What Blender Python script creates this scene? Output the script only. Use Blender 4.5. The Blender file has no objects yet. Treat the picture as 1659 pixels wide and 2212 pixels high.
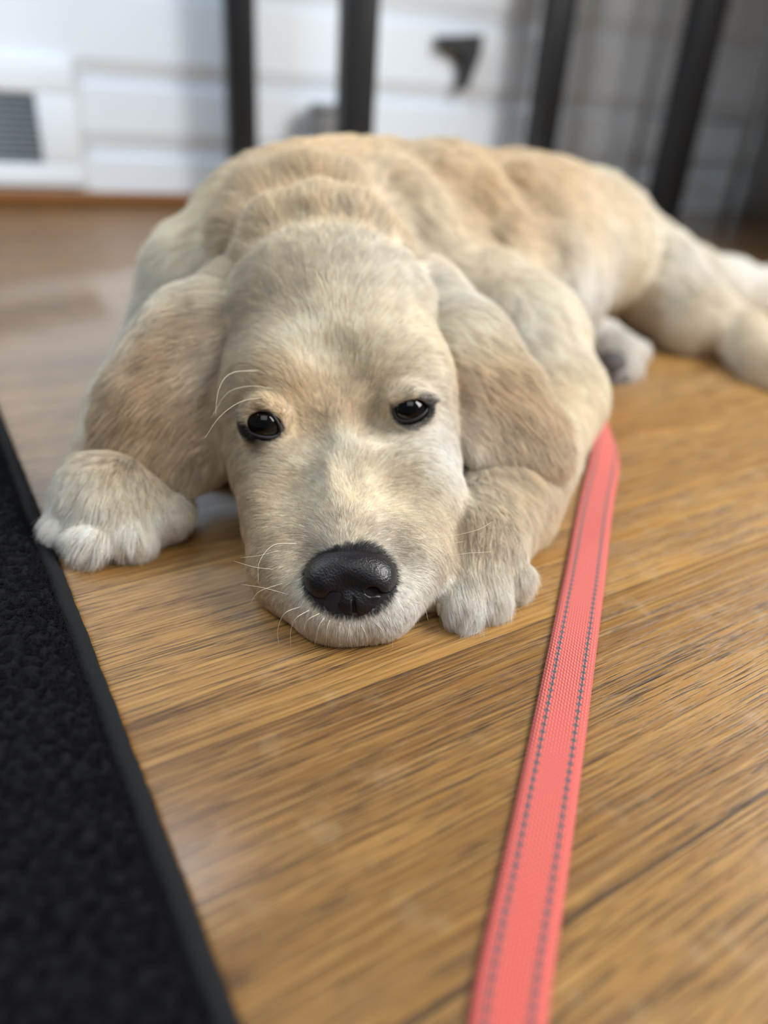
import bpy, math, random
import numpy as np
from mathutils import Vector, Matrix
PREVIEW = False          # True skips the fur
random.seed(7); RNG = np.random.default_rng(7)
scn = bpy.context.scene
COL = scn.collection

# ------------------------------------------------------------------ camera
F, CX, CY, CAMH = 1640.0, 829.5, 1106.0, 0.21
_d = np.array([620 - CX, -(4000 - CY), -F]); _d /= np.linalg.norm(_d)
_up = -_d
_f = np.array([0, 0, -1.0]); _y = _f - _up * _f.dot(_up); _y /= np.linalg.norm(_y)
_x = np.cross(_y, _up)
R = np.array([_x, _y, _up])
CAM = np.array([0, 0, CAMH])
cd = bpy.data.cameras.new('camera'); cam = bpy.data.objects.new('camera', cd); COL.objects.link(cam)
M = Matrix([list(R[0]) + [0], list(R[1]) + [0], list(R[2]) + [CAMH], [0, 0, 0, 1]])
cam.matrix_world = M
cd.sensor_fit = 'VERTICAL'; cd.sensor_height = 36.0; cd.lens = F / 2212 * 36.0
cd.clip_start = 0.01; cd.clip_end = 30
cd.dof.use_dof = True; cd.dof.focus_distance = 0.319; cd.dof.aperture_fstop = 2.9
scn.camera = cam

def ray(px, py): return R @ np.array([(px - CX) / F, -(py - CY) / F, -1.0])
def Pd(px, py, dep): return CAM + ray(px, py) * dep
def Pz(px, py, z=0.0):
    r = ray(px, py); return CAM + r * ((z - CAMH) / r[2])
def IMG(dx, dy, dd=0.0):   # a direction given right / down / away
    v = R @ np.array([dx, -dy, -dd]); return v / np.linalg.norm(v)

# ------------------------------------------------------------------ light and exposure
W = bpy.data.worlds.new('world'); scn.world = W; W.use_nodes = True
bg = W.node_tree.nodes['Background']; bg.inputs[0].default_value = (0.90, 0.94, 1.0, 1); bg.inputs[1].default_value = 0.10
def area(name, loc, target, size, sizey, power, col):
    l = bpy.data.lights.new(name, 'AREA'); l.shape = 'RECTANGLE'; l.size = size; l.size_y = sizey
    l.energy = power; l.color = col
    o = bpy.data.objects.new(name, l); COL.objects.link(o); o.location = loc
    o.rotation_euler = (Vector(target) - Vector(loc)).to_track_quat('-Z', 'Y').to_euler()
    return o
area('window_daylight', (1.55, 0.25, 1.30), (0.0, 0.45, 0.0), 1.1, 1.1, 64, (1.0, 0.985, 0.962))
area('left_fill', (-1.9, 0.9, 1.2), (-0.35, 0.8, 0.0), 1.0, 1.2, 12, (0.88, 0.94, 1.0))  # fill light added on the left to lift the floor and body edge
area('wall_fill', (-0.95, 0.30, 1.5), (0.0, 1.60, 0.20), 0.5, 0.5, 6.0, (0.76, 0.88, 1.0)).data.spread = math.radians(95)  # added light, aimed to brighten the white back wall
area('rear_fill', (0.1, -0.9, 1.9), (0.0, 0.4, 0.0), 1.4, 1.0, 9, (0.97, 0.98, 1.0))  # soft fill light added above and behind the camera
vs = scn.view_settings; vs.view_transform = 'Standard'; vs.look = 'None'; vs.gamma = 1; vs.use_curve_mapping = False
vs.exposure = 0.22
cy = scn.cycles
cy.max_bounces = 8; cy.diffuse_bounces = 5; cy.glossy_bounces = 3; cy.transmission_bounces = 4; cy.transparent_max_bounces = 8
cy.caustics_reflective = False; cy.caustics_refractive = False
try: scn.cycles_curves.shape = 'RIBBONS'
except Exception: pass
cy.use_denoising = True

# ------------------------------------------------------------------ helpers
def s2l(c):
    return tuple((v / 255 / 12.92) if v / 255 <= .04045 else ((v / 255 + .055) / 1.055) ** 2.4 for v in c)
def tag(o, label=None, cat=None, group=None, kind=None):
    if label: o['label'] = label
    if cat: o['category'] = cat
    if group: o['group'] = group
    if kind: o['kind'] = kind
    return o
def mesh_obj(name, verts, faces, mat=None, parent=None, smooth=True):
    me = bpy.data.meshes.new(name)
    verts = np.asarray(verts, np.float32); faces = np.asarray(faces)
    if faces.ndim == 2 and faces.dtype != object:
        n, k = faces.shape
        me.vertices.add(len(verts)); me.vertices.foreach_set('co', verts.ravel())
        me.loops.add(n * k); me.loops.foreach_set('vertex_index', faces.astype(np.int32).ravel())
        me.polygons.add(n); me.polygons.foreach_set('loop_start', np.arange(0, n * k, k, dtype=np.int32))
        me.update(calc_edges=True)
    else:
        me.from_pydata([tuple(map(float, v)) for v in verts], [], [list(map(int, f)) for f in faces])
    me.validate()
    if smooth: me.polygons.foreach_set('use_smooth', np.ones(len(me.polygons), bool))
    if mat: me.materials.append(mat)
    o = bpy.data.objects.new(name, me); COL.objects.link(o)
    if parent: o.parent = parent
    return o
def empty(name, loc=(0, 0, 0)):
    o = bpy.data.objects.new(name, None); COL.objects.link(o); o.location = loc; o.empty_display_size = .05
    return o
class MB:
    def __init__(s): s.v = []; s.f = []
    def add(s, v, f):
        b = len(s.v); s.v += [tuple(map(float, q)) for q in v]; s.f += [[b + i for i in q] for q in f]; return s
    def box(s, c, h, ax=None):     # centre, half sizes, axes (rows)
        ax = np.eye(3) if ax is None else np.asarray(ax, float); c = np.asarray(c, float)
        v = [c + ax[0] * h[0] * i + ax[1] * h[1] * j + ax[2] * h[2] * k for k in (-1, 1) for j in (-1, 1) for i in (-1, 1)]
        return s.add(v, [[0, 2, 3, 1], [4, 5, 7, 6], [0, 1, 5, 4], [2, 6, 7, 3], [0, 4, 6, 2], [1, 3, 7, 5]])
    def tube(s, pts, rad, n=12):
        pts = [np.asarray(p, float) for p in pts]; rad = rad if hasattr(rad, '__len__') else [rad] * len(pts)
        v = []; ref = np.array([.123, .456, .88]); m = len(pts)
        for i, p in enumerate(pts):
            t = pts[min(i + 1, m - 1)] - pts[max(i - 1, 0)]; t /= np.linalg.norm(t) + 1e-12
            a = np.cross(t, ref); a /= np.linalg.norm(a) + 1e-12; b = np.cross(t, a)
            v += [p + rad[i] * (a * math.cos(q) + b * math.sin(q)) for q in (2 * math.pi * k / n for k in range(n))]
        f = [[i * n + k, i * n + (k + 1) % n, (i + 1) * n + (k + 1) % n, (i + 1) * n + k] for i in range(m - 1) for k in range(n)]
        f += [list(range(n))[::-1], [(m - 1) * n + k for k in range(n)]]
        return s.add(v, f)
    def build(s, name, mat, parent=None, bevel=0, smooth=False):
        o = mesh_obj(name, np.array(s.v), np.array([tuple(f) for f in s.f], dtype=object) if len({len(f) for f in s.f}) > 1 else np.array(s.f), mat, parent, smooth)
        if bevel:
            m = o.modifiers.new('bevel', 'BEVEL'); m.width = bevel; m.segments = 3; m.limit_method = 'ANGLE'
        return o

# ------------------------------------------------------------------ materials
def mat(name):
    m = bpy.data.materials.new(name); m.use_nodes = True; nt = m.node_tree
    return m, nt, nt.nodes['Principled BSDF']
def N(nt, typ, **kw):
    n = nt.nodes.new(typ)
    for k, v in kw.items():
        if k == 'inp':
            for a, b in v.items(): n.inputs[a].default_value = b
        else: setattr(n, k, v)
    return n
def mth(nt, op, a, b=None, c=None, clamp=False):
    n = nt.nodes.new('ShaderNodeMath'); n.operation = op; n.use_clamp = clamp
    for i, q in enumerate((a, b, c)):
        if q is None: continue
        if hasattr(q, 'is_output') or hasattr(q, 'links'): nt.links.new(q, n.inputs[i])
        else: n.inputs[i].default_value = q
    return n.outputs[0]
def mix(nt, fac, a, b):
    n = nt.nodes.new('ShaderNodeMix'); n.data_type = 'RGBA'
    for i, q in ((0, fac), (6, a), (7, b)):
        if hasattr(q, 'links'): nt.links.new(q, n.inputs[i])
        elif i == 0: n.inputs[0].default_value = q
        else: n.inputs[i].default_value = (*q, 1) if len(q) == 3 else q
    return n.outputs[2]
def ramp(nt, v, lo, hi):
    n = nt.nodes.new('ShaderNodeMapRange'); n.clamp = True; nt.links.new(v, n.inputs[0])
    n.inputs[1].default_value = lo; n.inputs[2].default_value = hi; return n.outputs[0]
def plain(name, col, rough=.5, metal=0, spec=.5, noise=0, nscale=60, bump=0):
    m, nt, b = mat(name)
    b.inputs['Roughness'].default_value = rough; b.inputs['Metallic'].default_value = metal
    b.inputs['Specular IOR Level'].default_value = spec
    c = s2l(col)
    tc = N(nt, 'ShaderNodeTexCoord'); nz = N(nt, 'ShaderNodeTexNoise', inp={'Scale': nscale, 'Detail': 4})
    nt.links.new(tc.outputs['Object'], nz.inputs['Vector'])
    k = 1 - noise
    nt.links.new(mix(nt, nz.outputs[0], tuple(v * k for v in c), c), b.inputs['Base Color'])
    if bump:
        bp = N(nt, 'ShaderNodeBump', inp={'Strength': bump, 'Distance': .001}); nt.links.new(nz.outputs[0], bp.inputs['Height'])
        nt.links.new(bp.outputs[0], b.inputs['Normal'])
    return m
PLANK_DEG = 33.8; PW = 0.0562
def floor_material():
    m, nt, b = mat('oak floor'); L = nt.links.new
    tc = N(nt, 'ShaderNodeTexCoord'); mp = N(nt, 'ShaderNodeVectorRotate', rotation_type='Z_AXIS', inp={'Angle': -math.radians(PLANK_DEG)})
    L(tc.outputs['Object'], mp.inputs['Vector'])
    sp = N(nt, 'ShaderNodeSeparateXYZ'); L(mp.outputs[0], sp.inputs[0]); u, v = sp.outputs[0], sp.outputs[1]
    # v = across boards; seams at v = 0.0765 + k * PW
    k = mth(nt, 'DIVIDE', mth(nt, 'SUBTRACT', v, 0.0790), PW)
    pid = mth(nt, 'FLOOR', k); fr = mth(nt, 'FRACT', k)
    rnd = mth(nt, 'FRACT', mth(nt, 'MULTIPLY', mth(nt, 'SINE', mth(nt, 'ADD', mth(nt, 'MULTIPLY', pid, 12.9), 1.7)), 43.7))
    us = mth(nt, 'ADD', u, mth(nt, 'MULTIPLY', rnd, 7.3))
    def vec(su, sv, w=0.0):
        c = N(nt, 'ShaderNodeCombineXYZ'); L(mth(nt, 'MULTIPLY', us, su), c.inputs[0]); L(mth(nt, 'MULTIPLY', v, sv), c.inputs[1])
        L(mth(nt, 'ADD', mth(nt, 'MULTIPLY', pid, 3.7), w), c.inputs[2]); return c.outputs[0]
    def noise(vv, detail=3, rough=.55, dist=0):
        n = N(nt, 'ShaderNodeTexNoise', inp={'Scale': 1.0, 'Detail': detail, 'Roughness': rough, 'Distortion': dist}); L(vv, n.inputs['Vector']); return n.outputs[0]
    broad = noise(vec(3.0, 28.0), 3, .5, .3)
    g1 = noise(vec(9.0, 260.0, 5), 4, .6, .6)
    g2 = noise(vec(14.0, 620.0, 9), 3, .6, .5)
    warp = noise(vec(6, 18, 2), 2)
    pore = noise(vec(34.0, 1500.0, 1), 3, .65)
    poreband = noise(vec(2.5, 120.0, 4), 2)
    pthr = mth(nt, 'MULTIPLY', ramp(nt, pore, .53, .60), ramp(nt, poreband, .32, .46))
    # growth ring lines
    wv = mth(nt, 'SINE', mth(nt, 'MULTIPLY', mth(nt, 'ADD', v, mth(nt, 'MULTIPLY', warp, .016)), 2500.0))
    wv = mth(nt, 'MULTIPLY', ramp(nt, wv, .35, 1.0), ramp(nt, noise(vec(22, 320, 7), 3, .7), .42, .62))
    base = mix(nt, ramp(nt, broad, .3, .7), s2l((132, 93, 43)), s2l((174, 132, 71)))
    base = mix(nt, mth(nt, 'MULTIPLY', ramp(nt, g1, .45, .70), .45), base, s2l((90, 58, 24)))
    base = mix(nt, mth(nt, 'MULTIPLY', ramp(nt, g2, .48, .66), .6), base, s2l((190, 150, 88)))
    base = mix(nt, mth(nt, 'MULTIPLY', wv, .7), base, s2l((58, 38, 17)))
    base = mix(nt, mth(nt, 'MULTIPLY', pthr, .78), base, s2l((34, 22, 12)))
    tint = mix(nt, rnd, (.94, .90, .86), (1.16, 1.14, 1.10))
    mul = N(nt, 'ShaderNodeMix', data_type='RGBA', blend_type='MULTIPLY', inp={0: 1.0}); L(base, mul.inputs[6]); L(tint, mul.inputs[7])
    base = mul.outputs[2]
    # worn pale scuffs
    ns = N(nt, 'ShaderNodeTexNoise', inp={'Scale': 42.0, 'Detail': 5.0, 'Roughness': .6}); L(tc.outputs['Object'], ns.inputs['Vector'])
    sc = mth(nt, 'MULTIPLY', ramp(nt, ns.outputs[0], .57, .76), .30)
    base = mix(nt, sc, base, s2l((196, 170, 132)))
    # seams
    edge = mth(nt, 'MULTIPLY', mth(nt, 'MINIMUM', fr, mth(nt, 'SUBTRACT', 1.0, fr)), PW)
    seamw = mth(nt, 'ADD', .00006, mth(nt, 'MULTIPLY', noise(vec(18, 3, 3), 2), .00050))
    near0 = mth(nt, 'LESS_THAN', mth(nt, 'ABSOLUTE', k), .4); seamw = mth(nt, 'ADD', seamw, mth(nt, 'MULTIPLY', near0, .00060))
    # end joints
    ju = mth(nt, 'FRACT', mth(nt, 'DIVIDE', mth(nt, 'ADD', us, 50.35), 3.1))
    je = mth(nt, 'MULTIPLY', mth(nt, 'MINIMUM', ju, mth(nt, 'SUBTRACT', 1.0, ju)), 3.1)
    seam = mth(nt, 'MAXIMUM', mth(nt, 'LESS_THAN', edge, seamw), mth(nt, 'LESS_THAN', je, .00025))
    base = mix(nt, mth(nt, 'MULTIPLY', seam, .75), base, s2l((46, 32, 20)))
    L(base, b.inputs['Base Color'])
    rg = mth(nt, 'ADD', .30, mth(nt, 'MULTIPLY', ns.outputs[0], .16)); L(rg, b.inputs['Roughness'])
    b.inputs['Coat Weight'].default_value = 1.0; b.inputs['Coat Roughness'].default_value = .17; b.inputs['Coat IOR'].default_value = 1.6
    h = mth(nt, 'SUBTRACT', mth(nt, 'MULTIPLY', g1, .5), mth(nt, 'ADD', mth(nt, 'MULTIPLY', pthr, .8), mth(nt, 'ADD', mth(nt, 'MULTIPLY', wv, .5), mth(nt, 'MULTIPLY', seam, 1.5))))
    bp = N(nt, 'ShaderNodeBump', inp={'Strength': .42, 'Distance': .0003}); L(h, bp.inputs['Height']); L(bp.outputs[0], b.inputs['Normal'])
    return m
def leash_material():
    m, nt, b = mat('coral webbing'); L = nt.links.new
    uv = N(nt, 'ShaderNodeUVMap', uv_map='UVMap'); sp = N(nt, 'ShaderNodeSeparateXYZ'); L(uv.outputs[0], sp.inputs[0])
    u, v = sp.outputs[0], sp.outputs[1]      # metres across and along
    CU, CV = .00115, .0021
    iu = mth(nt, 'DIVIDE', u, CU); col = mth(nt, 'FLOOR', iu)
    par = mth(nt, 'MULTIPLY', mth(nt, 'FRACT', mth(nt, 'MULTIPLY', col, .5)), 1.0)
    iv = mth(nt, 'ADD', mth(nt, 'DIVIDE', v, CV), par)
    fu = mth(nt, 'SUBTRACT', mth(nt, 'FRACT', iu), .5); fv = mth(nt, 'SUBTRACT', mth(nt, 'FRACT', iv), .5)
    r2 = mth(nt, 'ADD', mth(nt, 'MULTIPLY', mth(nt, 'MULTIPLY', fu, fu), 3.2), mth(nt, 'MULTIPLY', mth(nt, 'MULTIPLY', fv, fv), 3.6))
    bump = mth(nt, 'SUBTRACT', 1.0, r2, clamp=True)
    # stitching lines near both borders
    def stitch(cu):
        du = mth(nt, 'ABSOLUTE', mth(nt, 'SUBTRACT', u, cu))
        ph = mth(nt, 'ABSOLUTE', mth(nt, 'SUBTRACT', mth(nt, 'FRACT', mth(nt, 'DIVIDE', v, .0040)), .5))
        w = mth(nt, 'MAXIMUM', mth(nt, 'MULTIPLY', mth(nt, 'SUBTRACT', .36, ph), .0034), .00036)
        return mth(nt, 'LESS_THAN', du, w)
    st = mth(nt, 'MAXIMUM', stitch(.0042), stitch(.0158))
    c = mix(nt, ramp(nt, bump, .25, .8), s2l((196, 74, 66)), s2l((218, 104, 92)))
    c = mix(nt, st, c, s2l((74, 76, 82)))
    L(c, b.inputs['Base Color']); b.inputs['Roughness'].default_value = .75; b.inputs['Sheen Weight'].default_value = .3
    bp = N(nt, 'ShaderNodeBump', inp={'Strength': .9, 'Distance': .0004}); L(bump, bp.inputs['Height']); L(bp.outputs[0], b.inputs['Normal'])
    return m
def attr_material(name, rough=.6, hair=False):
    m, nt, b = mat(name); L = nt.links.new
    at = N(nt, 'ShaderNodeAttribute', attribute_name='col')
    L(at.outputs['Color'], b.inputs['Base Color']); b.inputs['Roughness'].default_value = rough
    b.inputs['Specular IOR Level'].default_value = .6 if hair else .2
    if hair:
        tr = N(nt, 'ShaderNodeBsdfTranslucent'); L(at.outputs['Color'], tr.inputs[0])
        mx = N(nt, 'ShaderNodeMixShader', inp={0: .30}); L(b.outputs[0], mx.inputs[1]); L(tr.outputs[0], mx.inputs[2])
        L(mx.outputs[0], nt.nodes['Material Output'].inputs[0])
    return m
M_FLOOR = floor_material(); M_LEASH = leash_material()
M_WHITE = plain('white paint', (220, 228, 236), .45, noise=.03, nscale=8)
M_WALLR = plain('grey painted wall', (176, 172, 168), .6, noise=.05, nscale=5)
M_BROWN = plain('stained wood trim', (140, 92, 48), .45, noise=.3, nscale=30)
M_BLACK = plain('black metal', (24, 26, 29), .38, noise=.15)
M_GREY = plain('grey metal', (150, 158, 162), .4, metal=.3, noise=.05)
M_VENT = plain('grey grille', (116, 126, 134), .5, noise=.05)
M_BIN = plain('grey plastic', (120, 118, 116), .6, noise=.08)
M_RUG = plain('black pile', (18, 19, 23), .95, spec=.2, noise=.5, nscale=300)
M_RUGB = plain('black binding', (26, 29, 33), .85, spec=.2, noise=.35, nscale=900, bump=.5)

# ------------------------------------------------------------------ the room
WD = math.radians(22.5)
WU = np.array([math.cos(WD), math.sin(WD), 0]); WN = np.array([math.sin(WD), -math.cos(WD), 0]); UP = np.array([0, 0, 1.0])
W0 = np.array([-0.672, 1.326, 0])                        # foot of the back wall at the left picture edge
def WP(s, out=0.0, z=0.0): return W0 + WU * s + WN * out + UP * z
def wall_s(px, py, z=None, out=0.0):                       # where a picture ray meets the wall
    r = ray(px, py); t = (W0 + WN * out - CAM).dot(WN) / r.dot(WN); p = CAM + r * t
    return (p - W0).dot(WU), p[2]
fl = MB(); fl.box((0.3, 0.9, -.01), (2.6, 2.6, .01))
tag(fl.build('floor', M_FLOOR), 'glossy golden oak strip floor with dark grain and pale scuffs', kind='structure')
S_CORNER = wall_s(1592, 440)[0]
prof_w = [(-.04, 0)]
for zb_, zt_ in ((.070, .104), (.176, .208), (.302, .338), (.50, .535)):
    prof_w += [(.010, zb_), (.0, zb_ + .002), (.008, zt_), (.010, zt_ + .004)]
prof_w = [(.010, 0)] + prof_w[1:] + [(.010, 2.4), (-.04, 2.4), (-.04, 0)]
wb = MB(); k = len(prof_w)
wb.add([WP(-1.0, o_, z_) for o_, z_ in prof_w] + [WP(S_CORNER + .02, o_, z_) for o_, z_ in prof_w],
       [[i, (i + 1) % k, k + (i + 1) % k, k + i] for i in range(k)] + [list(range(k))[::-1], [k + i for i in range(k)]])
tag(wb.build('wall_back', M_WHITE), 'white painted wall of wide horizontal boards', kind='structure')
sh = MB(); sh.box(WP(.15, .0195, .009), (.95, .009, .009), (WU, WN, UP))
tag(sh.build('baseboard_back', M_BROWN, bevel=.004), 'orange brown wooden strip along the foot of the white wall', kind='structure')
# side wall on the right, with a window towards the camera
C0 = WP(S_CORNER); SD = Pz(1659, 480) - C0; SD[2] = 0; SD /= np.linalg.norm(SD)
SDN = np.array([SD[1], -SD[0], 0])
if SDN[0] > 0: SDN = -SDN
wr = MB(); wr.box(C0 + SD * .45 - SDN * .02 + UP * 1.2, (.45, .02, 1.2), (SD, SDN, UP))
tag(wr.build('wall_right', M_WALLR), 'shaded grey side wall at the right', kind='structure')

# raised plate around a floor level vent on the wall
s0, z0 = wall_s(95, 355, out=.021); s1, z1 = wall_s(92, 202, out=.012); se, ze = wall_s(152, 128, out=.012); _, zb = wall_s(150, 345, out=.012)
vent = empty('wall_vent', tuple(WP(s0, .0, .05)))
tag(vent, 'grey louvred air vent in a raised white frame low on the white wall', 'vent')
def loc(o, root):   # keep world placement under a translated empty
    o.matrix_parent_inverse = Matrix.Translation(root.location).inverted(); return o
VW = .30; fz0 = .045
vf = MB()
for (a, c, zz0, zz1) in ((s0 - VW - (se - s0), se, z1, ze), (s0 - VW - (se - s0), se, fz0 - .02, z0), (s0, se, z0, z1), (s0 - VW - (se - s0), s0 - VW, z0, z1)):
    vf.box(WP((a + c) / 2, .014, (zz0 + zz1) / 2), ((c - a) / 2, .007, (zz1 - zz0) / 2), (WU, WN, UP))
loc(vf.build('frame', M_WHITE, vent, bevel=.003), vent)
vg = MB(); n = 11
for i in range(n):
    z = z0 + (z1 - z0) * (i + .5) / n
    ax = (WU, WN * math.cos(.7) - UP * math.sin(.7), WN * math.sin(.7) + UP * math.cos(.7))
    vg.box(WP(s0 - VW / 2, .0155, z), (VW / 2, .005, .0008), ax)
vg.box(WP(s0 - VW / 2, .0112, (z0 + z1) / 2), (VW / 2, .0005, (z1 - z0) / 2), (WU, WN, UP))
loc(vg.build('grille', M_VENT, vent), vent)

# black table whose four legs stand in front of the wall
def Pxd(px, dep):   # floor point in picture column px at a camera depth
    lo, hi = 200.0, 2200.0
    for _ in range(60):
        mid = (lo + hi) / 2; r = ray(px, mid)
        t = -CAMH / r[2] if r[2] < 0 else 99
        if t > dep: lo = mid
        else: hi = mid
    return Pz(px, hi)
legs = [Pxd(527, 1.34), Pxd(756, 1.16), Pxd(1143, 1.50), Pxd(1418, 1.40)]
tc_ = sum(legs) / 4
tab = empty('table', tuple(tc_)); tag(tab, 'black table standing before the white wall on four square metal legs', 'table')
ta = legs[2] - legs[0]; ta[2] = 0; ta /= np.linalg.norm(ta); tb = np.array([-ta[1], ta[0], 0])
for p in legs:
    q = MB(); q.box(p + UP * .36, (.0232, .0232, .357), (ta, tb, UP)); q.box(p + UP * .003, (.0242, .0242, .003), (ta, tb, UP))
    loc(q.build('leg', M_BLACK, tab, bevel=.002), tab)
q = MB(); q.box(tc_ + tb * -.03 + UP * .735, (.42, .16, .016), (ta, tb, UP)); loc(q.build('tabletop', M_BLACK, tab, bevel=.003), tab)
# bracket on the wall
out = .012; bp_ = [wall_s(x, y, out=.03) for x, y in ((948, 78), (1042, 74), (1036, 120), (1018, 165), (1008, 195), (990, 190), (1000, 150), (996, 118), (950, 100))]
q = MB(); v = [WP(s, .010, z) for s, z in bp_] + [WP(s, .036, z) for s, z in bp_]; k = len(bp_)
q.add(v, [list(range(k)), [k + i for i in range(k)][::-1]] + [[i, (i + 1) % k, k + (i + 1) % k, k + i][::-1] for i in range(k)])
tag(q.build('metal_bracket', M_BLACK, bevel=.002), 'small black angled bracket fixed to the white wall between the table legs', 'bracket')
# grey canister half hidden by the second table leg
cp = Pxd(716, 1.40); hh = .165; q = MB(); rr = .042
q.tube([cp, cp + UP * .004, cp + UP * (hh - .012), cp + UP * (hh - .003), cp + UP * hh], [rr * .9, rr, rr, rr * .95, rr * .8], 32)
can = empty('storage_canister', tuple(cp)); tag(can, 'small grey canister on the floor just behind a black table leg', 'canister')
loc(q.build('body', M_BIN, can, smooth=True), can)
q = MB(); q.tube([cp + UP * (hh - .004), cp + UP * (hh + .002), cp + UP * (hh + .006)], [rr * 1.03, rr * 1.03, rr * .9], 32); loc(q.build('lid', M_BIN, can, smooth=True), can)
# thin grey frame at the right
ra, rb = Pxd(1562, 1.58), Pxd(1347, 1.58)
rk = empty('metal_rack', tuple((ra + rb) / 2)); tag(rk, 'low rack of thin grey metal tube behind the rightmost black table leg', 'rack')
q = MB(); q.tube([ra, ra + UP * .62], .010, 12); loc(q.build('post', M_GREY, rk, smooth=True), rk)
q = MB(); q.tube([rb, rb + UP * .62], .006, 12); loc(q.build('post', M_GREY, rk, smooth=True), rk)
for z in (.185, .60):
    q = MB(); q.tube([ra + UP * z, rb + UP * z], .005, 12); loc(q.build('crossbar', M_GREY, rk, smooth=True), rk)

# ------------------------------------------------------------------ rug
RA = Pz(0, 898, .0); RB = Pz(512, 2212, .0); rd = RB - RA; rd[2] = 0; rd /= np.linalg.norm(rd); rn = np.array([rd[1], -rd[0], 0])
if rn[0] > 0: rn = -rn                                      # into the rug (leftwards)
rug = empty('rug', tuple((RA + RB) / 2)); tag(rug, 'thick black looped pile rug with a flat bound edge, left of the puppy', 'rug')
A = RA - rd * .55; LEN = 1.25
def profile(off, z): return off, z
prof = [(0, 0), (-.0005, .003), (.001, .0062), (.004, .0072), (.0070, .0070), (.0078, .004)]
ns_ = 260; vs_ = []; fs_ = []
for i in range(ns_):
    a = A + rd * LEN * i / (ns_ - 1); wob = .0002 * math.sin(i * .7) + .0002 * math.sin(i * 1.9)
    for o_, z_ in prof: vs_.append(a + rn * (o_ + wob * .6) + UP * z_)
k = len(prof)
for i in range(ns_ - 1):
    for j in range(k - 1): fs_.append([i * k + j, (i + 1) * k + j, (i + 1) * k + j + 1, i * k + j + 1])
loc(mesh_obj('border', vs_, np.array(fs_), M_RUGB, rug), rug)
nu, nv = 700, 260; U = np.linspace(.02, 1.2, nu); V = .0075 + np.linspace(0, 1, nv) ** 1.0 * .36
uu, vv = np.meshgrid(U, V, indexing='ij')
base = A[None, None] + rd * uu[..., None] + rn * vv[..., None]
def fbm(p, freq, seed, octv=1):
    r = np.random.default_rng(seed); o = 0
    for _ in range(14):
        d = r.normal(size=3); d /= np.linalg.norm(d); o = o + np.sin(p @ (d * freq * r.uniform(.6, 1.5)) + r.uniform(0, 6.28))
    return o / 14 ** .5
hgt = .0085 + .0011 * fbm(base, 900, 1) + .0010 * fbm(base, 1700, 2)
hgt -= .004 * np.exp(-(vv - .0075) / .0012)
base[..., 2] = hgt
idx = np.arange(nu * nv).reshape(nu, nv)
fq = np.stack([idx[:-1, :-1], idx[1:, :-1], idx[1:, 1:], idx[:-1, 1:]], -1).reshape(-1, 4)
loc(mesh_obj('pile', base.reshape(-1, 3), fq, M_RUG, rug), rug)

# ------------------------------------------------------------------ curves helper
def strands(name, pts, rad, mat_, parent=None, cols=None):
    n, k, _ = pts.shape
    cu = bpy.data.hair_curves.new(name); cu.add_curves([k] * n)
    cu.attributes['position'].data.foreach_set('vector', np.ascontiguousarray(pts, np.float32).ravel())
    ra_ = cu.attributes.get('radius') or cu.attributes.new('radius', 'FLOAT', 'POINT')
    ra_.data.foreach_set('value', np.ascontiguousarray(rad, np.float32).ravel())
    if cols is not None:
        c = cu.attributes.new('col', 'FLOAT_COLOR', 'CURVE')
        c.data.foreach_set('color', np.ascontiguousarray(np.concatenate([cols, np.ones((n, 1))], 1), np.float32).ravel())
    cu.materials.append(mat_); o = bpy.data.objects.new(name, cu); COL.objects.link(o)
    if parent: o.parent = parent; loc(o, parent)
    return o
# curly loops of the pile
if not PREVIEW:
    n = 70000; a_ = RNG.uniform(.30, .80, n) if False else RNG.uniform(.40, 1.05, n); b_ = .008 + RNG.uniform(0, 1, n) ** 1.3 * .20
    root = A + rd * a_[:, None] + rn * b_[:, None]; root[:, 2] = .0075
    t = np.linspace(0, 1, 6)[None, :, None]; ang = RNG.uniform(0, 6.28, n)[:, None, None]; rr_ = RNG.uniform(.0006, .0016, n)[:, None, None]
    ph = t * RNG.uniform(3, 7, n)[:, None, None]
    pts = root[:, None, :] + np.concatenate([rr_ * np.cos(ang + ph) - rr_ * np.cos(ang), rr_ * np.sin(ang + ph) - rr_ * np.sin(ang), t * RNG.uniform(.001, .0032, n)[:, None, None]], 2)
    pts = pts[RNG.random(n) < 1]
    strands('pile_loop', pts, np.full((n, 6), .00010), M_RUG, rug)['kind'] = 'stuff'

# ------------------------------------------------------------------ leash
def catmull(P, n):
    P = [np.asarray(p, float) for p in P]; P = [2 * P[0] - P[1]] + P + [2 * P[-1] - P[-2]]; out = []
    for i in range(1, len(P) - 2):
        for j in range(n):
            t = j / n; a, b, c, d = P[i - 1:i + 3]
            out.append(.5 * ((2 * b) + (c - a) * t + (2 * a - 5 * b + 4 * c - d) * t * t + (3 * b - a - 3 * c + d) * t ** 3))
    out.append(P[-2]); return np.array(out)
LW = .020
cl = [Pz(1085, 2330), Pz(1104, 2150), Pz(1150, 1900), Pz(1186, 1700), Pz(1237, 1400), Pz(1262, 1250), Pz(1285, 1100), Pz(1303, 1010), Pz(1304, 960), Pz(1296, 915), Pz(1282, 880), Pz(1262, 850)]
el = [0, 0, 0, 0, 0, 0, 0, .001, .005, .009, .011, .012]      # centre height
tw = [0, 0, 0, 0, 0, 0, 0, -10, -42, -70, -80, -84]           # twist in degrees
cl = [c + UP * e for c, e in zip(cl, el)]
path = catmull(cl, 16); tws = np.radians(catmull([np.array([w, 0, 0]) for w in tw], 16)[:, 0])
nc = 9; vs_ = []; uvs = []; fs_ = []; sacc = 0; TH = .0013
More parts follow.
